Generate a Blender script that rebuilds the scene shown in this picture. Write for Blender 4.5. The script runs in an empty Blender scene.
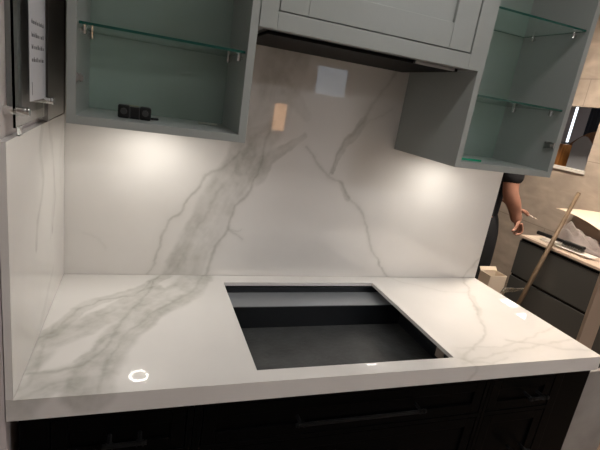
import bpy, bmesh, math, random
import numpy as np
from mathutils import Vector, Matrix, noise
random.seed(7)
SC = bpy.context.scene
COL = SC.collection
PI = math.pi
W0 = 0.9            # height of the worktop surface; z below is measured from it

# ------------------------------------------------------------------ materials
def mat(name, col=(.8,.8,.8), rough=.5, metal=0, emit=None, estr=0, trans=0, spec=.5, coat=0, bump=0, bscale=40, vary=0, vscale=6, ior=1.45):
    m = bpy.data.materials.new(name); m.use_nodes = True
    nt = m.node_tree; b = nt.nodes['Principled BSDF']
    b.inputs['Base Color'].default_value = (*col, 1)
    b.inputs['Roughness'].default_value = rough
    b.inputs['Metallic'].default_value = metal
    b.inputs['IOR'].default_value = ior
    b.inputs['Specular IOR Level'].default_value = spec
    b.inputs['Transmission Weight'].default_value = trans
    b.inputs['Coat Weight'].default_value = coat
    if emit:
        b.inputs['Emission Color'].default_value = (*emit, 1)
        b.inputs['Emission Strength'].default_value = estr
    if bump or vary:
        tc = nt.nodes.new('ShaderNodeTexCoord')
    if vary:
        n = nt.nodes.new('ShaderNodeTexNoise'); n.inputs['Scale'].default_value = vscale; n.inputs['Detail'].default_value = 6
        r = nt.nodes.new('ShaderNodeMapRange'); r.inputs[1].default_value = .3; r.inputs[2].default_value = .7
        r.inputs[3].default_value = 1 - vary; r.inputs[4].default_value = 1 + vary
        mx = nt.nodes.new('ShaderNodeMix'); mx.data_type = 'RGBA'; mx.blend_type = 'MULTIPLY'; mx.inputs[0].default_value = 1
        mx.inputs[6].default_value = (*col, 1)
        nt.links.new(tc.outputs['Object'], n.inputs['Vector']); nt.links.new(n.outputs['Fac'], r.inputs[0])
        nt.links.new(r.outputs[0], mx.inputs[7]); nt.links.new(mx.outputs[2], b.inputs['Base Color'])
    if bump:
        n = nt.nodes.new('ShaderNodeTexNoise'); n.inputs['Scale'].default_value = bscale; n.inputs['Detail'].default_value = 4
        bp = nt.nodes.new('ShaderNodeBump'); bp.inputs['Strength'].default_value = bump; bp.inputs['Distance'].default_value = .01
        nt.links.new(tc.outputs['Object'], n.inputs['Vector']); nt.links.new(n.outputs['Fac'], bp.inputs['Height'])
        nt.links.new(bp.outputs[0], b.inputs['Normal'])
    return m

def marble_mat():
    m = bpy.data.materials.new('marble'); m.use_nodes = True
    nt = m.node_tree; N = nt.nodes; L = nt.links; b = N['Principled BSDF']
    at = N.new('ShaderNodeAttribute'); at.attribute_name = 'vein'
    tc = N.new('ShaderNodeTexCoord')
    n1 = N.new('ShaderNodeTexNoise'); n1.inputs['Scale'].default_value = 3.2; n1.inputs['Detail'].default_value = 5
    r1 = N.new('ShaderNodeMapRange'); r1.inputs[1].default_value = .35; r1.inputs[2].default_value = .7
    base = N.new('ShaderNodeMix'); base.data_type = 'RGBA'
    base.inputs[6].default_value = (.80, .775, .74, 1); base.inputs[7].default_value = (.745, .72, .685, 1)
    n2 = N.new('ShaderNodeTexNoise'); n2.inputs['Scale'].default_value = 45; n2.inputs['Detail'].default_value = 6
    r2 = N.new('ShaderNodeMapRange'); r2.inputs[1].default_value = .3; r2.inputs[2].default_value = .7; r2.inputs[3].default_value = .8; r2.inputs[4].default_value = 1.12
    mu = N.new('ShaderNodeMath'); mu.operation = 'MULTIPLY'; mu.use_clamp = True
    mx = N.new('ShaderNodeMix'); mx.data_type = 'RGBA'; mx.inputs[7].default_value = (.35, .34, .295, 1)
    L.new(tc.outputs['Object'], n1.inputs['Vector']); L.new(tc.outputs['Object'], n2.inputs['Vector'])
    L.new(n1.outputs['Fac'], r1.inputs[0]); L.new(r1.outputs[0], base.inputs[0])
    L.new(n2.outputs['Fac'], r2.inputs[0]); L.new(r2.outputs[0], mu.inputs[0]); L.new(at.outputs['Fac'], mu.inputs[1])
    L.new(mu.outputs[0], mx.inputs[0]); L.new(base.outputs[2], mx.inputs[6]); L.new(mx.outputs[2], b.inputs['Base Color'])
    b.inputs['Roughness'].default_value = .02; b.inputs['IOR'].default_value = 1.8
    return m

def tile_mat():
    m = bpy.data.materials.new('stone_tile'); m.use_nodes = True
    nt = m.node_tree; N = nt.nodes; L = nt.links; b = N['Principled BSDF']
    tc = N.new('ShaderNodeTexCoord')
    sp = N.new('ShaderNodeSeparateXYZ'); L.new(tc.outputs['Object'], sp.inputs[0])
    cm = N.new('ShaderNodeCombineXYZ')
    ad = N.new('ShaderNodeMath'); ad.operation = 'ADD'; ad.inputs[1].default_value = 3.05
    L.new(sp.outputs['Y'], ad.inputs[0]); L.new(ad.outputs[0], cm.inputs['X'])
    ad2 = N.new('ShaderNodeMath'); ad2.operation = 'ADD'; ad2.inputs[1].default_value = -.25
    L.new(sp.outputs['Z'], ad2.inputs[0]); L.new(ad2.outputs[0], cm.inputs['Y'])
    br = N.new('ShaderNodeTexBrick'); br.offset = .5; br.inputs['Scale'].default_value = 1
    br.inputs['Brick Width'].default_value = 1.2; br.inputs['Row Height'].default_value = .6; br.inputs['Mortar Size'].default_value = .003
    br.inputs['Color1'].default_value = (.46, .385, .315, 1); br.inputs['Color2'].default_value = (.41, .35, .29, 1); br.inputs['Mortar'].default_value = (.28, .24, .2, 1)
    L.new(cm.outputs[0], br.inputs['Vector'])
    n = N.new('ShaderNodeTexNoise'); n.inputs['Scale'].default_value = 5; n.inputs['Detail'].default_value = 9; n.inputs['Distortion'].default_value = .4
    r = N.new('ShaderNodeMapRange'); r.inputs[1].default_value = .3; r.inputs[2].default_value = .7; r.inputs[3].default_value = .78; r.inputs[4].default_value = 1.15
    mp = N.new('ShaderNodeMapping'); mp.inputs['Scale'].default_value = (1, 1, 2.2)
    L.new(tc.outputs['Object'], mp.inputs[0]); L.new(mp.outputs[0], n.inputs['Vector']); L.new(n.outputs['Fac'], r.inputs[0])
    mx = N.new('ShaderNodeMix'); mx.data_type = 'RGBA'; mx.blend_type = 'MULTIPLY'; mx.inputs[0].default_value = 1
    L.new(br.outputs['Color'], mx.inputs[6]); L.new(r.outputs[0], mx.inputs[7]); L.new(mx.outputs[2], b.inputs['Base Color'])
    b.inputs['Roughness'].default_value = .45
    return m

def wood_mat(name, c1, c2, axis='X', scale=3, rough=.45):
    m = bpy.data.materials.new(name); m.use_nodes = True
    nt = m.node_tree; N = nt.nodes; L = nt.links; b = N['Principled BSDF']
    tc = N.new('ShaderNodeTexCoord'); mp = N.new('ShaderNodeMapping')
    s = [14, 14, 14]; s['XYZ'.index(axis)] = 1.2; mp.inputs['Scale'].default_value = s
    n = N.new('ShaderNodeTexNoise'); n.inputs['Scale'].default_value = scale; n.inputs['Detail'].default_value = 6
    cr = N.new('ShaderNodeValToRGB'); cr.color_ramp.elements[0].color = (*c1, 1); cr.color_ramp.elements[1].color = (*c2, 1)
    cr.color_ramp.elements[0].position = .35; cr.color_ramp.elements[1].position = .65
    L.new(tc.outputs['Object'], mp.inputs[0]); L.new(mp.outputs[0], n.inputs['Vector']); L.new(n.outputs['Fac'], cr.inputs[0]); L.new(cr.outputs[0], b.inputs['Base Color'])
    b.inputs['Roughness'].default_value = rough
    return m

def shelf_glass():
    m = bpy.data.materials.new('clear_glass'); m.use_nodes = True
    nt = m.node_tree; N = nt.nodes; L = nt.links; b = N['Principled BSDF']
    b.inputs['Base Color'].default_value = (.86, .97, .93, 1); b.inputs['Transmission Weight'].default_value = 1
    b.inputs['Roughness'].default_value = .01; b.inputs['IOR'].default_value = 1.1
    return m

MARBLE = marble_mat(); TILE = tile_mat()
PAINT = mat('sage_grey_paint', (.31, .33, .312), .38, bump=.03, bscale=90)
PAINT_IN = mat('green_cast_interior', (.25, .31, .275), .45)
BLACK = mat('black_satin_paint', (.0018, .0018, .002), .35, spec=.04)
BLACKM = mat('black_plastic', (.008, .008, .008), .4, spec=.3)
DARKH = mat('dark_knurled_metal', (.006, .0063, .0066), .35, metal=.5, bump=.6, bscale=900)
CHROME = mat('chrome', (.75, .75, .73), .15, metal=1)
STEEL = mat('brushed_steel', (.42, .42, .41), .3, metal=1)
GLASS = shelf_glass()
GEDGE = mat('glass_edge', (.004, .06, .045), .12, spec=.6)
SINK = mat('black_composite', (.010, .0115, .0135), .3, bump=.15, bscale=300)
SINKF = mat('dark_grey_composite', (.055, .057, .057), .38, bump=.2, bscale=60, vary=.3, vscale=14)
LEDGE = mat('grey_steel_ledge', (.27, .285, .30), .3, metal=.3)
TAG = mat('beige_tag', (.42, .34, .28), .6)
DARKPANEL = mat('dark_wall_panel', (.5, .49, .46), .5)
ACRYL = mat('clear_acrylic', (.9, .93, .92), .03, trans=1, ior=1.12)
PAPER = mat('white_paper', (.62, .62, .64), .7)
INK = mat('grey_ink', (.22, .22, .23), .7)
WALLP = mat('pale_wall_paint', (.62, .56, .55), .6)
WALLB = mat('brown_wall_paint', (.36, .315, .28), .6)
CEIL = mat('ceiling_paint', (.6, .58, .55), .8)
FLOORW = wood_mat('oak_floor', (.16, .115, .08), (.24, .18, .13), 'Y', 3)
POLE = wood_mat('pole_wood', (.085, .055, .028), (.15, .10, .058), 'Z', 4, .6)
VANF = mat('anthracite_drawer_front', (.07, .07, .066), .28)
VANT = mat('cream_vanity_top', (.55, .44, .35), .35)
CREAM = mat('cream_card', (.78, .66, .52), .6)
CLOTH = mat('grey_cloth', (.25, .215, .20), .85, bump=.3, bscale=60)
TAN = mat('tan_board', (.42, .32, .24), .5)
STONE = mat('grey_stone_panel', (.30, .285, .265), .35, vary=.2, vscale=7)
SKIN = mat('skin', (.40, .20, .14), .5, vary=.12, vscale=12)
HAIR = mat('dark_hair', (.03, .02, .015), .6)
TSHIRT = mat('black_tshirt', (.008, .008, .010), .9, bump=.3, bscale=80)
JEANS = mat('black_trousers', (.010, .010, .012), .9, bump=.3, bscale=80)
EYE = mat('eye_white', (.8, .8, .8), .3)
SHOE = mat('shoe_leather', (.02, .02, .02), .4)
PLASTIC = mat('plastic_film', (.85, .8, .7), .2, trans=.75, ior=1.1)
BROWNW = wood_mat('brown_arch_wood', (.10, .045, .02), (.2, .1, .05), 'Z', 4)
ORANGEW = wood_mat('orange_wood', (.28, .11, .025), (.42, .18, .05), 'Z', 4)
GREYP = mat('grey_pane', (.34, .35, .37), .3)
CURT = mat('blue_grey_curtain', (.035, .042, .06), .8)
PUCK = mat('puck_disc', (.45, .43, .40), .4)
RING = mat('puck_ring_light', (1, 1, 1), .5, emit=(1, .95, .88), estr=112)
TUBE = mat('tube_light', (1, 1, 1), .5, emit=(.82, .90, 1), estr=1.3)
LAMPE = mat('ceiling_lamp_glow', (1, 1, 1), .5, emit=(.98, .97, 1), estr=32)
LAMPO = mat('overhead_lamp_glow', (1, 1, 1), .5, emit=(1, .98, .96), estr=4.6)
LAMPW = mat('warm_lamp_glow', (1, 1, 1), .5, emit=(1, .86, .72), estr=60)
NICHE = mat('warm_niche_glow', (1, .6, .3), .5, emit=(1, .55, .28), estr=1.5)
SCREEN = mat('screen_glow', (.6, .7, .8), .4, emit=(.70, .85, 1), estr=.55)

# ------------------------------------------------------------------ builders
def link(name, bm, m, parent=None, smooth=False, bevel=0, seg=2, wn=True):
    me = bpy.data.meshes.new(name); bm.normal_update(); bm.to_mesh(me); bm.free()
    for x in (m if isinstance(m, (list, tuple)) else [m]): me.materials.append(x)
    o = bpy.data.objects.new(name, me); COL.objects.link(o)
    if parent: 
        o.parent = parent
        o.matrix_parent_inverse = Matrix.Translation(parent.location).inverted() if parent.rotation_euler.z == 0 else parent_inv(parent)
    if smooth:
        for p in me.polygons: p.use_smooth = True
    if bevel:
        b = o.modifiers.new('bevel', 'BEVEL'); b.width = bevel; b.segments = seg; b.limit_method = 'ANGLE'; b.angle_limit = .7
    return o
def parent_inv(p):
    m = Matrix.Translation(p.location) @ p.rotation_euler.to_matrix().to_4x4()
    return m.inverted()
def tag(o, label, cat, group=None):
    o['label'] = label; o['category'] = cat
    if group: o['group'] = group
    return o
def thing(name, label, cat, loc, group=None):
    o = bpy.data.objects.new(name, None); COL.objects.link(o); o.empty_display_size = .05
    o.location = (loc[0], loc[1], loc[2] + W0)
    return tag(o, label, cat, group)
def box(bm, x0, x1, y0, y1, z0, z1, mi=0):
    r = bmesh.ops.create_cube(bm, size=1)
    for v in r['verts']:
        v.co = Vector(((x0+x1)/2 + v.co.x*(x1-x0), (y0+y1)/2 + v.co.y*(y1-y0), (z0+z1)/2 + W0 + v.co.z*(z1-z0)))
    for f in {f for v in r['verts'] for f in v.link_faces}: f.material_index = mi
    return r['verts']
def bx(name, m, parent, *d, bevel=0, seg=2):
    bm = bmesh.new()
    for q in (d if isinstance(d[0], (tuple, list)) else [d]): box(bm, *q)
    return link(name, bm, m, parent, bevel=bevel, seg=seg)
def cyl(bm, a, b, r, r2=None, n=20, cap=True):
    a = Vector(a) + Vector((0, 0, W0)); b = Vector(b) + Vector((0, 0, W0)); d = b - a
    M = Matrix.Translation((a+b)/2) @ d.to_track_quat('Z', 'Y').to_matrix().to_4x4()
    return bmesh.ops.create_cone(bm, cap_ends=cap, segments=n, radius1=r, radius2=r if r2 is None else r2, depth=d.length, matrix=M)['verts']
def struct(name, m, *d):
    o = bx(name, m, None, *d); o['kind'] = 'structure'; return o
def lathe(bm, c, prof, n=40):
    c = Vector(c) + Vector((0, 0, W0)); rings = []
    for r, z in prof:
        rings.append([bm.verts.new(c + Vector((r*math.cos(2*PI*k/n), r*math.sin(2*PI*k/n), z))) for k in range(n)])
    for a, b in zip(rings, rings[1:]):
        for k in range(n): bm.faces.new((a[k], a[(k+1) % n], b[(k+1) % n], b[k]))
    return rings

# ------------------------------------------------------------------ value noise (numpy)
rng = np.random.RandomState(3); TBL = rng.rand(256, 256)
def vn(x, y):
    xi = np.floor(x).astype(int); yi = np.floor(y).astype(int); fx = x-xi; fy = y-yi
    fx = fx*fx*(3-2*fx); fy = fy*fy*(3-2*fy)
    g = lambda a, b: TBL[a % 256, b % 256]
    return (g(xi, yi)*(1-fx)+g(xi+1, yi)*fx)*(1-fy) + (g(xi, yi+1)*(1-fx)+g(xi+1, yi+1)*fx)*fy
def fbm(x, y, o=4):
    s = 0; a = .5; t = 0
    for k in range(o):
        s = s + a*vn(x*2**k+17*k, y*2**k+31*k); t += a; a *= .55
    return s/t
# strokes: (points, half width start, half width end, strength, kind)   kind b = broad cloudy band, t = thin vein
BACK = [
 ([(.69,.83),(.655,.70),(.632,.60),(.60,.50),(.565,.43),(.52,.345),(.485,.26),(.455,.18),(.42,.1),(.375,0)], .075, .060, 0.500, 'b'),
 ([(.777,.552),(.719,.504),(.651,.456),(.618,.38)], .012, .03, 0.420, 'b'),
 ([(.655,.582),(.598,.541),(.586,.47),(.562,.416)], .01, .03, 0.420, 'b'),
 ([(.55,.464),(.495,.411),(.439,.373),(.406,.302),(.365,.245),(.323,.215),(.308,.144),(.289,.043),(.265,.0)], .0045, .004, 0.480, 't'),
 ([(.501,.351),(.469,.265),(.423,.177),(.402,.104),(.342,.0)], .006, .007, 0.320, 't'),
 ([(.655,.60),(.64,.50),(.63,.417),(.599,.331),(.557,.271),(.539,.183),(.498,.107),(.465,.0)], .004, .006, 0.480, 't'),
 ([(.539,.183),(.565,.16),(.593,.141)], .004, .003, 0.320, 't'),
 ([(.553,.175),(.575,.172),(.59,.18)], .003, .003, 0.240, 't'),
 ([(1.097,.83),(1.06,.763),(1.024,.706),(1.002,.641)], .006, .01, 0.304, 't'),
 ([(1.002,.641),(.985,.60),(.956,.555),(.93,.51),(.913,.43)], .017, .007, 0.550, 'b'),
 ([(1.002,.641),(.96,.572),(.922,.504),(.901,.42)], .005, .003, 0.400, 't'),
 ([(1.114,.687),(1.037,.646),(.997,.609)], .004, .003, 0.240, 't'),
 ([(.79,.51),(.843,.46),(.907,.409),(.966,.378),(1.014,.333),(1.073,.27),(1.114,.196),(1.147,.118),(1.20,.06),(1.26,0)], .004, .004, 0.480, 't'),
 ([(.95,.385),(1.0,.34)], .009, .009, 0.350, 'b'),
 ([(1.73,.11),(1.705,.085),(1.68,.04),(1.665,.0)], .006, .004, 0.280, 't'),
 ([(.05,.15),(.09,.13),(.12,.09)], .003, .003, 0.120, 't'),
 ([(.66,.83),(.66,.74),(.74,.66),(.78,.62)], .03, .02, 0.220, 'b'),
]
TOP = [
 ([(.44,0),(.40,-.10),(.335,-.21),(.265,-.29),(.205,-.39),(.165,-.50),(.14,-.65)], .055, .05, 0.600, 'b'),
 ([(.33,0),(.28,-.08),(.23,-.13),(.16,-.18),(.11,-.21),(.075,-.27),(.03,-.36),(-.01,-.43)], .022, .024, 0.504, 'b'),
 ([(.30,-.12),(.232,-.2),(.168,-.28),(.094,-.36),(.021,-.43),(-.01,-.50)], .035, .045, 0.576, 'b'),
 ([(.17,-.52),(.12,-.58),(.05,-.60),(0,-.66)], .05, .05, 0.432, 'b'),
 ([(.454,.0),(.40,-.14),(.33,-.24),(.278,-.29),(.215,-.391),(.18,-.504),(.16,-.65)], .005, .005, 0.405, 't'),
 ([(.308,0),(.231,-.17),(.127,-.196),(.078,-.247),(.033,-.359),(-.003,-.417)], .004, .004, 0.405, 't'),
 ([(.30,-.02),(.267,-.171),(.22,-.26),(.19,-.324),(.175,-.43),(.159,-.467),(.121,-.55),(.064,-.559),(-.001,-.552)], .004, .005, 0.540, 't'),
 ([(.19,-.40),(.15,-.42),(.12,-.50),(.10,-.53)], .01, .004, 0.480, 'b'),
 ([(.017,-.639),(.055,-.603),(.135,-.597)], .006, .006, 0.315, 't'),
 ([(.02,-.35),(.025,-.45),(.01,-.6)], .004, .004, 0.315, 't'),
 ([(1.665,.0),(1.621,-.067),(1.575,-.15),(1.53,-.228),(1.49,-.30),(1.448,-.348),(1.414,-.428),(1.373,-.476),(1.257,-.559),(1.17,-.61)], .006, .005, 0.378, 't'),
 ([(1.56,-.2),(1.50,-.29),(1.46,-.34)], .015, .012, 0.264, 'b'),
 ([(1.26,0),(1.30,-.05),(1.346,-.087),(1.438,-.141),(1.557,-.16)], .004, .004, 0.225, 't'),
 ([(1.19,-.56),(1.371,-.555),(1.56,-.514),(1.74,-.447)], .005, .004, 0.315, 't'),
 ([(1.15,-.63),(1.357,-.589),(1.508,-.57),(1.711,-.537)], .005, .005, 0.315, 't'),
 ([(1.43,-.52),(1.495,-.545),(1.603,-.599),(1.68,-.60),(1.74,-.62)], .006, .006, 0.342, 't'),
 ([(1.151,-.595),(1.183,-.623),(1.25,-.64),(1.336,-.628)], .005, .004, 0.315, 't'),
 ([(1.18,-.62),(1.19,-.66),(1.16,-.71)], .006, .006, 0.360, 't'),
 ([(1.20,-.60),(1.4,-.59),(1.6,-.56)], .035, .03, 0.144, 'b'),
]
SIDE = [
 ([(-.33,.55),(-.354,.509),(-.367,.476),(-.335,.397),(-.349,.349),(-.408,.299),(-.42,.26)], .018, .014, .36, 'b'),
 ([(-.354,.54),(-.367,.476),(-.335,.397),(-.349,.349),(-.408,.299)], .004, .003, .25, 't'),
 ([(-.25,.53),(-.242,.50),(-.2,.415),(-.17,.311),(-.217,.228)], .014, .012, .34, 'b'),
 ([(-.22,.53),(-.2,.415),(-.19,.34),(-.25,.21)], .003, .003, .25, 't'),
 ([(-.2,.1),(-.3,.06),(-.45,.0)], .01, .02, .15, 'b'),
 ([(-.02,.53),(-.09,.40),(-.06,.30)], .004, .004, .14, 't'),
]
def veins(P, strokes, seed=0):
    x, y = P[:, 0], P[:, 1]
    wx = x + (fbm(x*9+seed, y*9+5)-.5)*.035 + (fbm(x*38+seed, y*38+9)-.5)*.012
    wy = y + (fbm(x*9+55, y*9+seed+70)-.5)*.035 + (fbm(x*38+3, y*38+seed+90)-.5)*.012
    out = np.zeros(len(x))
    cloud = fbm(x*14+seed*3+7, y*14+2, 5)
    for pts, w0, w1, st, kind in strokes:
        if strokes is TOP and pts[0][0] > 1.1: st = st*.72
        best = np.full(len(x), 9.); tt = np.zeros(len(x)); n = len(pts)-1; along = np.zeros(len(x)); side = np.zeros(len(x))
        for i in range(n):
            a = np.array(pts[i]); b = np.array(pts[i+1]); d = b-a; L2 = d@d
            t = np.clip(((wx-a[0])*d[0]+(wy-a[1])*d[1])/L2, 0, 1)
            dx = wx-a[0]-t*d[0]; dy = wy-a[1]-t*d[1]; dd = np.hypot(dx, dy)
            k = dd < best; best[k] = dd[k]; tt[k] = ((i+t)/n)[k]
            s = (dx*d[1]-dy*d[0])/math.sqrt(L2); side[k] = s[k]
        w = w0+(w1-w0)*tt
        if kind == 'b':
            e = np.clip((w-best)/(w*.45)+.5, 0, 1); e = e*e*(3-2*e)
            streak = fbm(side/ .012 + 40, tt*7+seed, 4)
            m = st*e*(.35+.75*np.clip((cloud-.3)*2.2, 0, 1))*(.65+.7*streak)
        else:
            ww = w*(.5+1.0*fbm(x*22+4, y*22+seed+1, 3))
            m = st*np.exp(-(best/ww)**2)*(.45+.9*fbm(x*16+8, y*16+seed+21, 3)) + .22*st*np.exp(-(best/(w*4))**2)
        out = 1-(1-out)*(1-np.clip(m, 0, 1))
    return np.clip(out, 0, 1)

def marble_slab(name, us, vs, hole, to3, strokes, thick, parent, seed=0, uvmap=None):
    """a slab whose face is a fine grid, thickened by solidify; veins stored as a vertex attribute"""
    nu, nv = len(us), len(vs)
    U, V = np.meshgrid(us, vs, indexing='ij'); P = np.stack([U.ravel(), V.ravel()], 1)
    verts = [to3(u, v) for u, v in P]
    faces = []
    for i in range(nu-1):
        for j in range(nv-1):
            if hole and hole[0]-1e-6 < us[i] and us[i+1] < hole[1]+1e-6 and hole[2]-1e-6 < vs[j] and vs[j+1] < hole[3]+1e-6: continue
            faces.append((i*nv+j, (i+1)*nv+j, (i+1)*nv+j+1, i*nv+j+1))
    used = sorted({k for f in faces for k in f}); mp = {k: i for i, k in enumerate(used)}
    me = bpy.data.meshes.new(name)
    me.from_pydata([verts[k] for k in used], [], [tuple(mp[k] for k in f) for f in faces]); me.update()
    Q = P if uvmap is None else uvmap(P)
    val = veins(Q, strokes, seed)[used]
    a = me.attributes.new('vein', 'FLOAT', 'POINT'); a.data.foreach_set('value', val.astype(np.float32))
    me.materials.append(MARBLE)
    o = bpy.data.objects.new(name, me); COL.objects.link(o)
    if parent: o.parent = parent; o.matrix_parent_inverse = Matrix.Translation(parent.location).inverted()
    s = o.modifiers.new('thickness', 'SOLIDIFY'); s.thickness = thick; s.offset = -1
    return o
def cuts(a, b, step, extra=()):
    pts = sorted([a, b, *extra]); out = []
    for p, q in zip(pts, pts[1:]):
        n = max(1, round((q-p)/step)); out += list(np.linspace(p, q, n+1)[:-1])
    return np.array(out+[pts[-1]])

# ------------------------------------------------------------------ setting
XW = 1.724; D = .65
struct('floor', FLOORW, (-3.5, 6.6, -5.4, 4.6, -.95, -.9))
struct('ceiling', CEIL, (-3.5, 6.6, -5.4, 4.6, 1.75, 1.8))
struct('wall_back', WALLP, (-.22, XW-.012, .022, .12, -.9, 1.75))           # partition that carries splashback and cabinets
struct('wall_left', WALLP, (-.22, -.0165, -.648, .0215, -.9, 1.749))
struct('wall_front', [WALLB], (-3.5, 6.6, -5.4, -5.3, -.9, 1.75))
struct('wall_far_left', WALLP, (-3.5, -3.4, -5.3, 4.5, -.9, 1.75))
struct('wall_far', WALLP, (-3.4, 6.6, 4.5, 4.6, -.9, 1.75))
struct('wall_end', WALLP, (6.5, 6.6, -5.3, 4.5, -.9, 1.75))
wl = struct('wall_right', TILE, (3.42, 3.50, -5.3, .97, -.9, 1.75), (3.42, 3.50, 1.60, 4.5, -.9, 1.75), (3.42, 3.50, .97, 1.60, -.9, .455), (3.42, 3.50, .97, 1.60, .945, 1.75))
struct('trim_1', mat('pale_sill', (.75, .72, .66), .25), (3.405, 3.52, .955, 1.60, .448, .470))

# ------------------------------------------------------------------ worktop with cut-out
HX0, HX1, HY0, HY1 = .530, 1.147, -.602, -.063
wt = thing('worktop', 'white grey-veined polished stone worktop with a rectangular sink cut-out', 'worktop', (XW/2, -D/2, -.052))
us = cuts(0.0, XW, .0048, (HX0, HX1)); vs = cuts(-D, 0.0, .0048, (HY0, HY1))
marble_slab('worktop_slab', us, vs, (HX0, HX1, HY0, HY1), lambda u, v: (u, v, W0), TOP, .013, wt, 1)
us = cuts(-.014, XW, .006); vs = cuts(-.0515, -.0002, .006)
marble_slab('front_edge', us, vs, None, lambda u, v: (u, -D-.0006, W0+v), TOP, .02, wt, 1, uvmap=lambda P: np.stack([P[:, 0], -D+P[:, 1]*.9], 1))
# splashbacks
us = cuts(0.0, XW, .0048); vs = cuts(.001, .90, .0048)
o = marble_slab('splashback', us, vs, None, lambda u, v: (u, -.0005, W0+v), BACK, .02, None, 1)
tag(o, 'tall polished marble splashback slab behind the sink, under the wall cabinets', 'splashback')
us = cuts(-D, -.0015, .0048); vs = cuts(.001, .533, .0048)
o = marble_slab('splashback', us, vs, None, lambda u, v: (0.0, u, W0+v), SIDE, .014, None, 4)
for p in o.data.polygons: p.flip() if False else None
tag(o, 'low marble side splashback at the left end of the worktop', 'splashback')

# ------------------------------------------------------------------ sink
sk = thing('sink', 'black composite undermount sink with a raised grey rear ledge', 'sink', (.84, -.35, -.15))
BX0, BX1, BY0, BY1, BZ = .44, 1.235, -.605, -.172, -.128
bm = bmesh.new()
box(bm, BX0-.012, BX0, BY0, BY1, BZ-.012, -.0205); box(bm, BX1, BX1+.012, BY0, BY1, BZ-.012, -.0205)
box(bm, BX0-.012, BX1+.012, BY0-.005, BY0, BZ-.012, -.052)
box(bm, BX0-.012, BX1+.012, BY1, BY1+.012, BZ-.012, -.046)
link('basin_wall', bm, SINK, sk, bevel=.002)
bx('basin_floor', SINKF, sk, BX0, BX1, BY0, BY1, BZ-.012, BZ)
bx('rear_ledge', LEDGE, sk, BX0, BX1, BY1+.0005, -.058, -.0455, -.043, bevel=.001)
bm = bmesh.new(); box(bm, BX0, BX1, -.058, -.050, -.05, -.0205); box(bm, BX0, BX0+.008, BY1, -.058, -.043, -.0205); box(bm, BX1-.008, BX1, BY1, -.058, -.043, -.0205)
link('ledge_upstand', bm, SINK, sk)
bm = bmesh.new(); cyl(bm, (.84, -.42, BZ+.0005), (.84, -.42, BZ+.003), .05, n=40)
bm.free()
bx('care_tag', TAG, sk, (1.2325, 1.2348, -.466, -.424, -.112, -.072))['label'] = 'small beige tag on the basin wall'

# ------------------------------------------------------------------ base cabinets (black, in-frame, shaker drawers)
def frame_ring(bm, x0, x1, z0, z1, w, yf, yb):
    box(bm, x0, x0+w, yf, yb, z0, z1); box(bm, x1-w, x1, yf, yb, z0, z1)
    box(bm, x0+w, x1-w, yf, yb, z1-w, z1); box(bm, x0+w, x1-w, yf, yb, z0, z0+w)
def bar_handle(name, parent, x0, x1, z, y):
    bm = bmesh.new()
    cyl(bm, (x0, y-.034, z), (x1, y-.034, z), .0055, n=16)
    for x in (x0+.008, x0+.022, x1-.022, x1-.008): cyl(bm, (x-.0015, y-.034, z), (x+.0015, y-.034, z), .0078, n=16)
    o = link(name, bm, DARKH, parent, smooth=False)
    for x in (x0+.015, x1-.015):
        bm = bmesh.new(); cyl(bm, (x, y+.001, z), (x, y-.034, z), .0048, n=12)
        link('handle_post', bm, DARKH, o)
    return o
def drawer_unit(name, label, x0, x1, ox0, ox1, fronts, hx):
    t = thing(name, label, 'cabinet', ((x0+x1)/2, -.33, -.9))
    bm = bmesh.new()
    box(bm, x0, x0+.018, -.61, -.03, -.80, -.16); box(bm, x1-.018, x1, -.61, -.03, -.80, -.16)
    box(bm, x0+.018, x1-.018, -.05, -.03, -.80, -.16); box(bm, x0+.018, x1-.018, -.61, -.05, -.80, -.782)
    box(bm, x0, x1, -.55, -.53, -.9, -.80)                                    # plinth
    link('carcass', bm, BLACK, t)
    bm = bmesh.new()
    zt, zb = -.0525, -.80
    box(bm, x0, ox0, -.634, -.612, zb, zt); box(bm, ox1, x1, -.634, -.612, zb, zt)
    zs = [zt]+[z for f in fronts for z in f]+[zb]
    for a, b in zip(zs[0::2], zs[1::2]): box(bm, ox0, ox1, -.634, -.612, b, a)
    link('face_frame', bm, BLACK, t, bevel=.0012)
    for i, (a, b) in enumerate(fronts):
        bm = bmesh.new(); g = .0025; w = .034
        frame_ring(bm, ox0+g, ox1-g, b+g, a-g, w, -.633, -.613)
        box(bm, ox0+g+w-.001, ox1-g-w+.001, -.626, -.615, b+g+w-.001, a-g-w+.001)
        d = link('drawer', bm, BLACK, t, bevel=.0015)
        zc = (a+b)/2+.002 if i == 0 else (a+b)/2
        bar_handle('handle', d, hx[0], hx[1], zc, -.633)
    return t
fr3 = [(-.072, -.190), (-.204, -.48), (-.494, -.785)]
drawer_unit('base_cabinet', 'black shaker drawer unit with a short bar handle, under the left end of the worktop', .004, .375, .063, .360, fr3, (.172, .268))
drawer_unit('base_cabinet', 'wide black shaker drawer unit with a long bar handle, under the sink', .3765, 1.285, .397, 1.272, fr3, (.635, 1.037))
drawer_unit('base_cabinet', 'black shaker drawer unit with a short bar handle, near the right end of the worktop', 1.2865, 1.60, 1.300, 1.562, fr3, (1.428, 1.512))
o = bx('end_panel', BLACK, None, (1.6015, 1.7225, -.632, -.03, -.9, -.0525), bevel=.001)
tag(o, 'plain black filler panel closing the right end of the base cabinets', 'panel')

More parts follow.
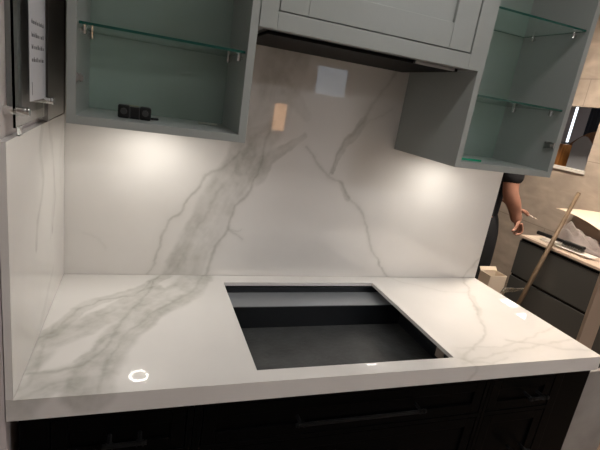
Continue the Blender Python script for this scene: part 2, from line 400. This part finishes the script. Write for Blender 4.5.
# ------------------------------------------------------------------ wall cabinets
YF = -.382; CZ = .547; T = .020; CT = 1.45; YB = -.110
def support(parent, x, y, z, s):
    """small chrome shelf clip: pin into the side, cup under the glass"""
    bm = bmesh.new()
    cyl(bm, (x, y, z-.010), (x+s*.014, y, z-.010), .0045, n=12)
    cyl(bm, (x+s*.010, y, z-.018), (x+s*.010, y, z-.0005), .0055, n=12)
    link('shelf_support', bm, CHROME, parent)
def hinge(parent, x, y, z, s):
    bm = bmesh.new()
    box(bm, min(x, x+s*.004), max(x, x+s*.004), y-.008, y+.034, z-.011, z+.011)
    box(bm, min(x+s*.004, x+s*.014), max(x+s*.004, x+s*.014), y-.004, y+.026, z-.006, z+.006)
    cyl(bm, (x+s*.003, y+.028, z-.007), (x+s*.008, y+.028, z-.007), .0035, n=10)
    cyl(bm, (x+s*.003, y+.028, z+.007), (x+s*.008, y+.028, z+.007), .0035, n=10)
    link('hinge_plate', bm, STEEL, parent, bevel=.0008)
def wall_cabinet(label, x0, x1, hside):
    t = thing('wall_cabinet', label, 'cabinet', ((x0+x1)/2, -.19, CZ))
    a, b = x0+T, x1-T
    bm = bmesh.new()
    box(bm, x0, a, YF, -.0015, CZ, CT); box(bm, b, x1, YF, -.0015, CZ, CT)
    box(bm, a, b, YF, -.0015, CZ, CZ+T); box(bm, a, b, YF, -.0015, CT-T, CT)
    link('carcass', bm, PAINT, t, bevel=.0008)
    # back panel, its paint made greener to hold the cast of the glass
    bm = bmesh.new(); q = .0008
    box(bm, a, b, YB, YB+.012, CZ+T, CT-T)
    link('back_panel', bm, PAINT_IN, t)
    for z in (.768, 1.018):
        bm = bmesh.new()
        vs_ = box(bm, a+.003, b-.003, -.372, YB-.003, z, z+.006)
        for f in bm.faces:
            if abs(f.normal.z) < .5: f.material_index = 1
        bmesh.ops.recalc_face_normals(bm, faces=bm.faces)
        link('glass_shelf', bm, [GLASS, GEDGE], t)
        for y in (-.335, -.165):
            support(t, a, y, z, 1); support(t, b, y, z, -1)
    if hside < 0: hinge(t, a, -.372, .652, 1)
    else: hinge(t, b, -.372, .655, -1)
    return t
wall_cabinet('sage-grey open wall cabinet at upper left, holding a small black object below its glass shelf', .056, .480, -1)
wall_cabinet('sage-grey open wall cabinet at upper right with two glass shelves in view', 1.1565, 1.5615, 1)

def puck(label, x, y):
    t = thing('puck_light', label, 'light', (x, y, CZ-.006), 'ring puck lights under the wall cabinets')
    bm = bmesh.new()
    r = lathe(bm, (x, y, CZ), [(.044, -.0003), (.044, -.006), (.0385, -.0075)]); 
    link('puck_rim', bm, STEEL, t, smooth=True)
    bm = bmesh.new()
    r = lathe(bm, (x, y, CZ), [(.0385, -.0072), (.0315, -.0072)])
    for f in bm.faces:
        if f.normal.z > 0: f.normal_flip()
    link('light_ring', bm, RING, t)
    bm = bmesh.new(); r = lathe(bm, (x, y, CZ), [(.0315, -.0078), (.030, -.0085), (.0001, -.0085)])
    link('puck_centre', bm, PUCK, t)
puck('glowing ring puck light under the left wall cabinet', .262, -.172)
puck('glowing ring puck light under the right wall cabinet', 1.368, -.172)

# small things lying in the cabinets
FL = CZ+T
t = thing('plug_adaptor', 'small black plastic connector block lying in the left wall cabinet', 'connector', (.205, -.29, FL))
bm = bmesh.new()
for i, (cx, w, h) in enumerate(((.177, .026, .034), (.203, .026, .030), (.229, .026, .033))):
    box(bm, cx-w/2-.001, cx+w/2+.001, -.312+.004*(i % 2), -.272, FL+.0006, FL+h)
o = link('connector_body', bm, BLACKM, t, bevel=.004, seg=2)
bm = bmesh.new()
for cx in (.190, .216): box(bm, cx-.003, cx+.003, -.309, -.276, FL+.002, FL+.026)
for cx in (.177, .229): cyl(bm, (cx, -.3125, FL+.018), (cx, -.316, FL+.018), .008, n=16)
link('connector_ridge', bm, mat('dark_grey_plastic', (.04, .04, .04), .35), t)
bm = bmesh.new()
box(bm, .183, .212, -.305, -.288, FL+.0325, FL+.0335)
o = link('sticker', bm, mat('yellow_grey_sticker', (.22, .22, .12), .6), t)
bm = bmesh.new(); cyl(bm, (.236, -.28, FL+.004), (.262, -.268, FL+.004), .003, n=10); link('lead', bm, BLACKM, t)
bm = bmesh.new(); box(bm, .374, .382, -.212, -.205, FL+.0005, FL+.003); cyl(bm, (.378, -.208, FL+.0035), (.424, -.190, FL+.0035), .003, n=8); box(bm, .42, .432, -.193, -.184, FL+.0005, FL+.004)
tag(link('metal_pin', bm, mat('pale_metal', (.5, .5, .43), .35)), 'thin bright metal pin lying on the floor of the left wall cabinet', 'hardware')
bm = bmesh.new(); box(bm, 1.180, 1.300, -.330, -.312, FL+.0005, FL+.0065)
tag(link('glass_offcut', bm, mat('green_glass_strip', (.01, .30, .16), .15), bevel=.001), 'bright green-edged glass strip lying in the right wall cabinet', 'glass')

# ------------------------------------------------------------------ hood cabinet between them
hc = thing('hood_cabinet', 'sage-grey shaker cabinet with hinged front over the extractor', 'cabinet', (.82, -.2, .84))
HX, HXR, HZ = .4812, 1.1553, .836
bm = bmesh.new()
box(bm, HX, HX+.018, YF+.022, -.0015, HZ, CT); box(bm, HXR-.018, HXR, YF+.022, -.0015, HZ, CT)
box(bm, HX+.018, HXR-.018, YF+.022, -.0015, .93, .948); box(bm, HX+.018, HXR-.018, YF+.022, -.0015, CT-.018, CT)
link('carcass', bm, PAINT, hc)
bm = bmesh.new()
box(bm, HX, HX+.045, YF-.004, YF+.0215, HZ, CT); box(bm, HXR-.040, HXR, YF-.004, YF+.0215, HZ, CT)
box(bm, HX+.045, HXR-.040, YF-.004, YF+.0215, HZ, HZ+.043); box(bm, HX+.045, HXR-.040, YF-.004, YF+.0215, CT-.04, CT)
link('face_frame', bm, PAINT, hc, bevel=.0012)
bm = bmesh.new()
dx0, dx1, dz0, dz1 = HX+.048, HXR-.043, HZ+.046, CT-.043
w = .075
box(bm, dx0, dx0+w, YF-.002, YF+.018, dz0, dz1); box(bm, dx1-w, dx1, YF-.002, YF+.018, dz0, dz1)
box(bm, dx0+w, dx1-w, YF-.002, YF+.018, dz0, dz0+.068); box(bm, dx0+w, dx1-w, YF-.002, YF+.018, dz1-w, dz1)
box(bm, dx0+w-.002, dx1-w+.002, YF+.008, YF+.016, dz0+.066, dz1-w+.002)
link('door', bm, PAINT, hc, bevel=.0015)
ex = thing('extractor_hood', 'black extractor hood set into the underside of the middle cabinet', 'extractor hood', (.82, -.19, .84))
bx('hood_body', BLACKM, ex, (HX+.019, HXR-.019, YF+.026, -.004, .838, .925), bevel=.002)
bx('filter_panel', mat('black_glass', (.004, .004, .004), .5, spec=.1), ex, (HX+.035, HXR-.035, -.335, -.012, .829, .8375), bevel=.002)
bx('steel_lip', STEEL, ex, (.96, 1.10, -.347, -.337, .8285, .8375))

# ------------------------------------------------------------------ dark panel and acrylic sign on the side wall
pl = thing('wall_panel', 'dark grey metal panel on the side wall, left of the left wall cabinet', 'panel', (-.005, -.15, .54))
bx('metal_sheet', DARKPANEL, pl, (-.0162, .004, -.297, -.055, .5375, 1.70), bevel=.001)
bx('panel_edge', STEEL, pl, (-.0162, .006, -.301, -.2975, .5375, 1.70))
bx('filler_strip', mat('grey_filler', (.10, .10, .09), .5), pl, (-.0162, .0005, -.054, -.003, .5345, 1.70))
sg = thing('acrylic_sign', 'clear acrylic sign holder with a printed white sheet, on steel standoffs', 'sign', (0, -.45, .56))
bx('acrylic_plate', ACRYL, sg, (.001, .0055, -.605, -.318, .552, 1.45), bevel=.001)
bx('printed_sheet', PAPER, sg, (.0058, .0065, -.492, -.332, .594, 1.42))
bm = bmesh.new()
R_ = random.Random(4)
def line(z, y0, y1):
    y = y0
    while y < y1-.004:
        wdt = R_.uniform(.006, .022); e = min(y+wdt, y1)
        # letters as small upright strokes
        yy = y
        while yy < e-.002:
            h = R_.choice((.006, .006, .009)); box(bm, .0066, .0069, yy, yy+.0022, z, z+h); yy += .0036
        y = e+.004
for z in (.745, .720, .697, .672): line(z, -.472, -.352)
for z in (.895, .872, .845, .82): line(z, -.452, -.372)
for z in (.98, 1.0, 1.05, 1.07): line(z, -.46, -.36)
box(bm, .0066, .0069, -.474, -.470, .606, .632)
o = link('printed_text', bm, INK, sg); o['kind'] = 'stuff'
bx('backing_strip', DARKPANEL, sg, (-.016, -.0025, -.332, -.318, .545, 1.45))
bx('side_rail', mat('grey_rail', (.2, .205, .2), .4), sg, (-.016, .0005, -.570, -.545, .575, 1.45), bevel=.001)
for y, z in ((-.345, .590), (-.592, .583)):
    bm = bmesh.new(); cyl(bm, (-.016, y, z), (.020, y, z), .0075, n=24); cyl(bm, (.020, y, z), (.026, y, z), .0085, n=24)
    link('standoff', bm, CHROME, sg, bevel=.0008)
bx('acrylic_foot', ACRYL, sg, (.001, .0055, -.575, -.555, .534, .5515))

# ------------------------------------------------------------------ right background: vanity and clutter
va = thing('vanity_unit', 'anthracite two-drawer bathroom vanity with a cream top, against the tiled wall', 'vanity', (3.18, .3, -.9))
VX0, VX1, VY0, VY1 = 2.95, 3.418, -.45, .93
bx('carcass', VANF, va, (VX0+.022, VX1, VY0, VY1, -.80, -.075))
bx('vanity_top', VANT, va, (VX0-.008, VX1, VY0-.004, VY1+.006, -.068, -.05), bevel=.002)
bx('shadow_rail', BLACKM, va, (VX0+.012, VX0+.0215, VY0, VY1, -.80, -.078))
bx('drawer', VANF, va, (VX0, VX0+.011, VY0, VY1, -.355, -.092), bevel=.002)
bx('drawer', VANF, va, (VX0, VX0+.011, VY0, VY1, -.70, -.375), bevel=.002)
bx('plinth', VANF, va, (VX0+.05, VX1-.01, VY0+.01, VY1-.01, -.9, -.801))
ZV = -.0495
def sheet(name, m, pts, label, cat, th=.002, n=18, wob=0, seed=0, curl=None):
    """a lying sheet: bilinear patch of four corners, waved, with real thickness"""
    bm = bmesh.new(); P = [Vector(p) for p in pts]; g = []
    for i in range(n+1):
        row = []
        for j in range(n+1):
            u, v = i/n, j/n
            q = P[0]*(1-u)*(1-v)+P[1]*u*(1-v)+P[2]*u*v+P[3]*(1-u)*v
            h = noise.noise(Vector((u*3.1+seed, v*3.1, seed)))+.5*noise.noise(Vector((u*7+seed, v*7, 4)))
            z = q.z+W0+wob*(h+.7)*(1 if wob else 0)
            if curl: z += curl(u, v)
            row.append(bm.verts.new((q.x+wob*.5*h, q.y, z)))
        g.append(row)
    for i in range(n):
        for j in range(n): bm.faces.new((g[i][j], g[i+1][j], g[i+1][j+1], g[i][j+1]))
    o = link(name, bm, m, smooth=True); s = o.modifiers.new('th', 'SOLIDIFY'); s.thickness = th; s.offset = 1
    if label: tag(o, label, cat)
    return o
sheet('cardboard_sheet', CREAM, [(3.28, .99, ZV+.212), (3.17, .48, ZV+.165), (3.405, .40, ZV+.25), (3.412, .90, ZV+.235)], 'large cream card sheet propped at the back of the vanity', 'card', curl=lambda u, v: .02*math.sin(u*PI))
# crumpled grey cloth as a closed mound
bm = bmesh.new(); n = 44; g = []
A = Vector((3.13, .88)); B = Vector((3.27, .30))
for i in range(n+1):
    row = []
    for j in range(n+1):
        u, v = i/n, j/n
        c = A.lerp(B, u); wd = .05+.075*math.sin(PI*min(1, u*1.15+.1)); s = (v-.5)*2
        x = c.x+s*wd*.9; y = c.y+s*wd*.35
        h = (1-s*s)**.6 if abs(s) < 1 else 0
        h *= (.07+.085*math.exp(-((u-.30)/.2)**2))*min(1, u*7)*min(1, (1-u)*9)**.7
        h *= .8+.55*noise.noise(Vector((u*6, v*4, 2)))+.16*math.sin(v*22+u*14+3*noise.noise(Vector((u*4,v*4,9))))+.15*noise.noise(Vector((u*14, v*9, 7)))
        row.append(bm.verts.new((x, y, W0+ZV+max(.0012, h))))
    g.append(row)
for i in range(n):
    for j in range(n): bm.faces.new((g[i][j], g[i+1][j], g[i+1][j+1], g[i][j+1]))
edge = [g[i][0] for i in range(n+1)]+[g[n][j] for j in range(1, n+1)]+[g[i][n] for i in range(n-1, -1, -1)]+[g[0][j] for j in range(n-1, 0, -1)]
bm.faces.new(edge); bmesh.ops.recalc_face_normals(bm, faces=bm.faces)
tag(link('folded_cloth', bm, CLOTH, smooth=True), 'crumpled grey cloth heaped on the vanity top', 'cloth')
sheet('paper_sheet', mat('cream_paper', (.7, .62, .52), .6), [(2.965, .905, ZV+.001), (2.962, .70, ZV+.001), (3.08, .62, ZV+.001), (3.10, .90, ZV+.001)], 'cream paper lying on the near edge of the vanity, left of the pole', 'paper', th=.0012)
sheet('paper_sheet', mat('pale_paper', (.72, .68, .62), .5), [(2.985, .80, ZV+.012), (3.02, .42, ZV+.012), (3.09, .40, ZV+.02), (3.05, .82, ZV+.022)], 'white sheet under the black brush on the vanity', 'paper', th=.003, n=10)
br = thing('hand_brush', 'black long-handled brush lying on the vanity top', 'brush', (3.03, .6, ZV))
bm = bmesh.new()
vv = box(bm, -.075, .075, -.020, .020, -.010, .012)
M = Matrix.Translation((3.035, .565, ZV+.052+W0)) @ Matrix.Rotation(math.radians(-82), 4, 'Z')
for v in vv: v.co.z -= W0; v.co = M @ v.co
link('brush_head', bm, BLACKM, br, bevel=.008, seg=3)
bm = bmesh.new()
for i in range(22):
    for k in range(4):
        x = -.068+i*.0065; y = -.014+k*.009
        a = M @ Vector((x, y, -.009)); b = M @ Vector((x*1.03, y*1.3, -.027))
        cyl(bm, (a.x, a.y, a.z-W0), (b.x, b.y, b.z-W0), .0022, .0014, n=5)
o = link('bristles', bm, mat('dark_bristle', (.03, .025, .02), .9), br)
bm = bmesh.new(); cyl(bm, (3.022, .64, ZV+.054), (2.995, .84, ZV+.052), .011, .014, n=14)
link('brush_handle', bm, BLACKM, br, bevel=.003)
for i, (x, y, a) in enumerate(((3.07, .33, .3), (3.11, .36, 1.2))):
    bm = bmesh.new(); dx, dy = math.cos(a)*.02, math.sin(a)*.02
    cyl(bm, (x-dx, y-dy, ZV+.0075), (x+dx, y+dy, ZV+.0075), .004, .003, n=10); cyl(bm, (x-dx, y-dy, ZV+.0075), (x-dx*1.25, y-dy*1.25, ZV+.0075), .0068, n=12)
    tag(link('metal_screw', bm, CHROME), ['small bright screw near the front edge of the vanity top', 'second small screw, further from the vanity front edge'][i], 'screw')

# pole leaning on the vanity front
A = Vector((2.60, .585, -.896)); B = Vector((2.925, .642, 0.0)); dirv = (B-A).normalized(); top = A+dirv*1.33
bm = bmesh.new()
cyl(bm, A, A+dirv*1.32, .0165, .0135, n=24); cyl(bm, A+dirv*1.32, top, .0135, .009, n=24)
POLEO = tag(link('wooden_pole', bm, POLE, smooth=False), 'slim bare wooden pole leaning in front of the vanity', 'pole')
for p in POLEO.data.polygons: p.use_smooth = len(p.vertices) == 4

# cardboard box and film on the floor by the vanity
cb = thing('cardboard_box', 'cream open cardboard box standing at the far end of the vanity', 'box', (2.73, .83, -.9))
bx0, bx1, by0, by1, bt = 2.625, 2.775, .79, .90, -.33
bm = bmesh.new()
box(bm, bx0, bx0+.004, by0, by1, -.8995, bt); box(bm, bx1-.004, bx1, by0, by1, -.8995, bt)
box(bm, bx0+.004, bx1-.004, by0, by0+.004, -.8995, bt); box(bm, bx0+.004, bx1-.004, by1-.004, by1, -.8995, bt); box(bm, bx0+.004, bx1-.004, by0+.004, by1-.004, -.8995, -.8955)
link('box_body', bm, CREAM, cb)
bm = bmesh.new()
vv = box(bm, bx0, bx1, 0, .03, 0, .004)
M = Matrix.Translation((0, by1, bt+W0)) @ Matrix.Rotation(math.radians(55), 4, 'X')
for v in vv: v.co = M @ (v.co-Vector((0, 0, W0)))
link('box_flap', bm, CREAM, cb)
fo = sheet('plastic_film', PLASTIC, [(2.70, .74, -.45), (2.70, .72, -.395), (2.938, .72, -.405), (2.938, .74, -.425)], None, 'film', th=.001, n=20, wob=.012, seed=3)
fo.parent = cb; fo.matrix_parent_inverse = Matrix.Translation(cb.location).inverted()

# boards standing beyond the right end of the worktop
o = bx('display_board', TAN, None, (2.387, 2.500, -.118, -.10, -.9, .40), bevel=.002)
tag(o, 'narrow tan display board standing upright between worktop and vanity', 'board')
o = bx('stone_panel', STONE, None, (1.88, 2.128, -.520, -.50, -.9, -.165), bevel=.001)
tag(o, 'grey stone-look sample panel standing beside the black base cabinets', 'panel')

# room seen through the opening in the tiled wall
wd = thing('wardrobe', 'brown arched-top wooden cupboard seen through the wall opening', 'cupboard', (4.0, 1.42, -.9))
bm = bmesh.new(); Y0, Y1, zt = 1.10, 1.56, .74
# frame with arched head: outline extruded
def arch_poly(y0, y1, z0, zs, rise, n=14):
    pts = [(y0, z0), (y1, z0), (y1, zs)]
    for k in range(1, n): 
        t = k/n; y = y1+(y0-y1)*t; pts.append((y, zs+rise*math.sin(PI*t)))
    pts.append((y0, zs)); return pts
def extr(bm, pts, x0, x1):
    a = [bm.verts.new((x0, y, z+W0)) for y, z in pts]; b = [bm.verts.new((x1, y, z+W0)) for y, z in pts]
    bm.faces.new(a); bm.faces.new(b[::-1]); n = len(pts)
    for k in range(n): bm.faces.new((a[k], a[(k+1) % n], b[(k+1) % n], b[k]))
    bmesh.ops.recalc_face_normals(bm, faces=bm.faces)
extr(bm, arch_poly(Y0, Y1, -.9, .65, .13), 3.92, 4.3)
link('cupboard_body', bm, BROWNW, wd, bevel=.003)
bm = bmesh.new(); extr(bm, arch_poly(Y0-.02, Y1+.02, .64, .655, .135), 3.905, 3.919); link('cornice', bm, BROWNW, wd, bevel=.006)
for a, b in ((Y0+.02, 1.32), (1.34, Y1-.02)):
    bm = bmesh.new(); extr(bm, arch_poly(a, b, -.8, .66, .075), 3.898, 3.912); link('pane', bm, GREYP, wd, bevel=.002)
o = bx('storage_cabinet', ORANGEW, None, (3.86, 4.2, 1.60, 1.85, -.9, .64), bevel=.003); tag(o, 'orange-brown wooden cabinet seen through the wall opening, left of the arched cupboard', 'cabinet')
bm = bmesh.new(); n = 60
for side in (0,):
    a = []; 
    for k in range(n+1):
        y = 1.52+.36*k/n; x = 4.42+.02*math.sin(k*1.15)
        a.append((bm.verts.new((x, y, W0-.85)), bm.verts.new((x, y, W0+1.70))))
    for p, q in zip(a, a[1:]): bm.faces.new((p[0], q[0], q[1], p[1]))
o = link('curtain', bm, CURT, smooth=True); s = o.modifiers.new('th', 'SOLIDIFY'); s.thickness = .004; tag(o, 'dark blue-grey curtain seen through the wall opening', 'curtain')
t = thing('tube_lamp', 'upright white tube lamp seen through the wall opening', 'lamp', (4.35, 1.93, .45))
bm = bmesh.new(); cyl(bm, (4.33, 1.975, .66), (4.33, 1.975, 1.1), .011, n=16); link('tube', bm, TUBE, t)
bx('lamp_stand', STEEL, t, (4.29, 4.37, 1.94, 2.01, -.9, .659))
o = bx('display_shelf', mat('pale_shelf', (.6, .6, .58), .5), None, (4.5, 4.9, .70, 1.46, -.9, 1.05), bevel=.004); tag(o, 'pale grey display block seen through the wall opening, behind the cupboard', 'display')

# ------------------------------------------------------------------ person
def skin(verts, edges, radii, root=0, sub=2):
    me = bpy.data.meshes.new('tmp'); me.from_pydata([(x, y, z+W0) for x, y, z in verts], edges, []); 
    o = bpy.data.objects.new('tmp', me); COL.objects.link(o)
    o.modifiers.new('s', 'SKIN'); 
    for i, r in enumerate(radii):
        sv = me.skin_vertices[0].data[i]; sv.radius = r if isinstance(r, tuple) else (r, r); sv.use_root = (i == root)
    s = o.modifiers.new('u', 'SUBSURF'); s.levels = sub; s.render_levels = sub
    dg = bpy.context.evaluated_depsgraph_get(); dg.update()
    out = bpy.data.meshes.new_from_object(o.evaluated_get(dg)); 
    bpy.data.objects.remove(o); return out
def merge(meshes):
    bm = bmesh.new()
    for m in meshes: bm.from_mesh(m)
    return bm
ps = thing('person', 'person in black t-shirt and black trousers reaching down towards the vanity, behind the splashback', 'person', (2.74, 1.20, -.9))
# y near side (right arm) < far side
RS, RE, RW, RH = (2.76, 1.03, .50), (2.795, .99, .235), (2.905, 1.0, .095), (2.945, 1.0, .02)
LS, LE, LW, LH = (2.78, 1.37, .50), (2.90, 1.37, .25), (3.02, 1.16, .125), (3.06, 1.13, .10)
V = [(2.74,1.2,.06),(2.735,1.2,.20),(2.75,1.2,.36),(2.765,1.2,.50),(2.785,1.2,.575),(2.805,1.2,.66),(2.825,1.2,.74),
     (2.745,1.10,-.02),(2.765,1.10,-.40),(2.74,1.10,-.80),(2.86,1.09,-.86),
     (2.745,1.30,-.02),(2.765,1.31,-.40),(2.74,1.32,-.80),(2.86,1.33,-.86),
     RS, (2.775,1.0,.37), RE, (2.845,.988,.18), RW, RH, LS, LE, LW, LH]
Ed = [(0,1),(1,2),(2,3),(3,4),(4,5),(5,6),(0,7),(7,8),(8,9),(9,10),(0,11),(11,12),(12,13),(13,14),(3,15),(15,16),(16,17),(17,18),(18,19),(19,20),(3,21),(21,22),(22,23),(23,24)]
Rd = [(.10,.09),(.10,.085),(.12,.09),(.13,.085),.056,(.075,.068),(.088,.07),.085,.058,.042,.038,.085,.058,.042,.038,
      .062,.060,.058,.058,.042,(.050,.052),.060,.046,.030,(.024,.036)]
parts = [skin(V, Ed, Rd)]
def finger(base, pts, r=.0105):
    P = [base]+pts; parts.append(skin(P, [(i, i+1) for i in range(len(P)-1)], [r*1.1]+[r*(1-.10*i) for i in range(len(pts))], 0, 2))
# right hand: fingers hang down, slightly curled forward, thumb leaves the back side of the palm
for k, L_ in enumerate((.070, .080, .076, .060)):
    y = .966+k*.022; b = (2.955, y, .03)
    finger(b, [(2.972, y, .005-.1*L_), (2.985, y, .0-.45*L_), (2.975, y, -.002-.75*L_), (2.95, y, -.005-.85*L_)])
finger((2.93, .972, .050), [(2.910, .958, .020), (2.895, .952, -.015), (2.868, .950, -.034)], .0125)
# left hand: fingers reach forward, holding a slip of paper
for k, L_ in enumerate((.068, .078, .074, .060)):
    y = 1.09+k*.020; b = (3.058, y, .10)
    finger(b, [(3.06+.38*L_, y-.006, .100), (3.06+.75*L_, y-.010, .085), (3.06+1.0*L_, y-.012, .068)])
finger((3.045, 1.085, .108), [(3.07, 1.072, .092), (3.095, 1.070, .076), (3.112, 1.074, .066)], .0105)
# head and face: skull, jaw, nose, ears (faces +x)
def ell(c, rad, rot=0):
    bm = bmesh.new(); bmesh.ops.create_uvsphere(bm, u_segments=28, v_segments=20, radius=1, matrix=Matrix.Translation((c[0], c[1], c[2]+W0)) @ Matrix.Rotation(rot, 4, 'Y') @ Matrix.Diagonal((*rad, 1)))
    me = bpy.data.meshes.new('tmp'); bm.to_mesh(me); bm.free(); return me
parts.append(ell((2.825,1.2,.745), (.098,.077,.098))); parts.append(ell((2.852,1.2,.680), (.066,.056,.072), .25))
parts.append(skin([(2.912,1.2,.735),(2.936,1.2,.702),(2.918,1.2,.692)], [(0,1),(1,2)], [.013,.015,.010]))
for s in (-1, 1): parts.append(skin([(2.82,1.2+s*.068,.70),(2.815,1.2+s*.078,.725),(2.82,1.2+s*.076,.745)], [(0,1),(1,2)], [.008,.010,.008]))
link('body', merge(parts), SKIN, ps, smooth=True)
bm = bmesh.new(); cyl(bm, (2.898,1.2,.668), (2.903,1.2,.668), .001, n=8); bmesh.ops.scale(bm, vec=(1,1,1), verts=bm.verts); bm.free()
for s in (-1, 1):
    bm = bmesh.new(); bmesh.ops.create_uvsphere(bm, u_segments=14, v_segments=10, radius=.011, matrix=Matrix.Translation((2.908, 1.2+s*.030, .738+W0))); link('eye', bm, EYE, ps, smooth=True)
bm = bmesh.new(); bmesh.ops.create_uvsphere(bm, u_segments=12, v_segments=8, radius=1, matrix=Matrix.Translation((2.912, 1.2, .664+W0)) @ Matrix.Diagonal((.008, .024, .006, 1))); link('mouth', bm, mat('lip', (.3, .1, .08), .5), ps, smooth=True)
link('hair', merge([ell((2.806,1.2,.765), (.098,.084,.094)), ell((2.785,1.2,.725), (.072,.078,.08))]), HAIR, ps, smooth=True)
# t-shirt: torso and short sleeves, slightly larger than the body
tv = [(2.75,1.2,-.13),(2.745,1.2,.14),(2.755,1.2,.36),(2.77,1.2,.50),(2.785,1.2,.545), RS,(2.80,.99,.30), LS,(2.86,1.375,.30)]
te = [(0,1),(1,2),(2,3),(3,4),(3,5),(5,6),(3,7),(7,8)]
link('t_shirt', merge([skin(tv, te, [(.165,.13),(.16,.13),(.17,.13),(.14,.095),.07,.080,.086,.080,.078])]), TSHIRT, ps, smooth=True)
jv = [(2.735,1.2,.13),(2.735,1.2,.03),(2.76,1.10,-.06),(2.785,1.10,-.42),(2.76,1.10,-.80),(2.76,1.30,-.06),(2.785,1.31,-.42),(2.76,1.32,-.80)]
link('trousers', merge([skin(jv, [(0,1),(1,2),(2,3),(3,4),(1,5),(5,6),(6,7)], [(.14,.11),(.15,.115),.115,.09,.07,.115,.09,.07])]), JEANS, ps, smooth=True)
for y in (1.10, 1.325):
    link('shoe', merge([skin([(2.72,y,-.855),(2.80,y,-.858),(2.90,y,-.868)], [(0,1),(1,2)], [.043,.042,.034])]), SHOE, ps, smooth=True)
sheet('paper_slip', mat('slip_paper', (.75, .66, .58), .6), [(3.10, 1.07, .075), (3.18, 1.03, .045), (3.21, 1.09, .045), (3.13, 1.12, .075)], 'small white paper slip held in the fingers above the vanity', 'paper', th=.001, n=6, wob=.006)

# ------------------------------------------------------------------ lamps
def ceiling_lamp(x, y, sx, sy, m, label):
    t = thing('ceiling_lamp', label, 'lamp', (x, y, 1.74))
    bm = bmesh.new(); w = .02
    box(bm, x-sx-w, x-sx, y-sy-w, y+sy+w, 1.70, 1.7495); box(bm, x+sx, x+sx+w, y-sy-w, y+sy+w, 1.70, 1.7495)
    box(bm, x-sx, x+sx, y-sy-w, y-sy, 1.70, 1.7495); box(bm, x-sx, x+sx, y+sy, y+sy+w, 1.70, 1.7495)
    link('lamp_frame', bm, STEEL, t)
    bx('diffuser', m, t, (x-sx, x+sx, y-sy, y+sy, 1.71, 1.745))
ceiling_lamp(2.5, -3.1, .42, .12, LAMPE, 'ceiling panel lamp behind the photographer, facing the worktop')
ceiling_lamp(-1.8, -3.6, .3, .12, LAMPE, 'ceiling panel lamp in the left rear of the room')
ceiling_lamp(2.55, .45, .12, .35, LAMPW, 'warm ceiling lamp above the vanity')
ceiling_lamp(.85, -1.05, .50, .16, LAMPO, 'slim ceiling lamp right above the front of the worktop')
ceiling_lamp(5.36, 3.0, .07, .11, mat('cool_lamp_glow', (1, 1, 1), .5, emit=(.95, .97, 1), estr=8), 'further bright ceiling lamp beyond the wall opening')
ceiling_lamp(5.27, 2.53, .08, .15, bpy.data.materials['cool_lamp_glow'], 'nearer bright ceiling lamp beyond the wall opening')
ceiling_lamp(4.6, 1.0, .3, .3, bpy.data.materials['cool_lamp_glow'], 'square ceiling lamp above the arched cupboard, added to brighten the room beyond the opening')  # added lamp, lifts the dim space behind the opening
# things on the front wall that show up in the polished stone
o = bx('wall_lamp', NICHE, None, (2.13, 2.31, -5.2995, -5.26, .16, .56), bevel=.004); tag(o, 'warm orange glowing wall lamp on the front wall', 'lamp')
o = bx('wall_screen', SCREEN, None, (2.74, 3.23, -5.2995, -5.27, .80, 1.22), bevel=.004); tag(o, 'pale blue glowing screen on the front wall', 'screen')
o = bx('display_counter', mat('white_counter', (.75, .72, .68), .4), None, (-1.5, 3.3, -5.25, -4.7, -.9, .0), bevel=.004); tag(o, 'long white display counter along the front wall', 'counter')

# ------------------------------------------------------------------ world and camera
w = bpy.data.worlds.new('w'); SC.world = w; w.use_nodes = True
w.node_tree.nodes['Background'].inputs[0].default_value = (.9, .88, .85, 1); w.node_tree.nodes['Background'].inputs[1].default_value = .2
cd = bpy.data.cameras.new('camera'); cam = bpy.data.objects.new('camera', cd); COL.objects.link(cam); SC.camera = cam
R = ((0.9379952, -0.31362399, 0.14766513), (0.04840968, -0.30329308, -0.95166688), (0.34325145, 0.89980739, -0.26930496))
M = Matrix((R[0], [-v for v in R[1]], [-v for v in R[2]])).transposed().to_4x4()
M.translation = (0.22105051, -1.55768712, 0.68115586+W0); cam.matrix_world = M
cd.sensor_fit = 'HORIZONTAL'; cd.sensor_width = 36; cd.lens = 447.14/600*36; cd.clip_start = .02
vs_ = SC.view_settings; vs_.view_transform = 'Standard'; vs_.look = 'None'; vs_.gamma = 1; vs_.exposure = 0.95
SC.cycles.sample_clamp_indirect = 0; SC.cycles.sample_clamp_direct = 0; SC.cycles.use_adaptive_sampling = False
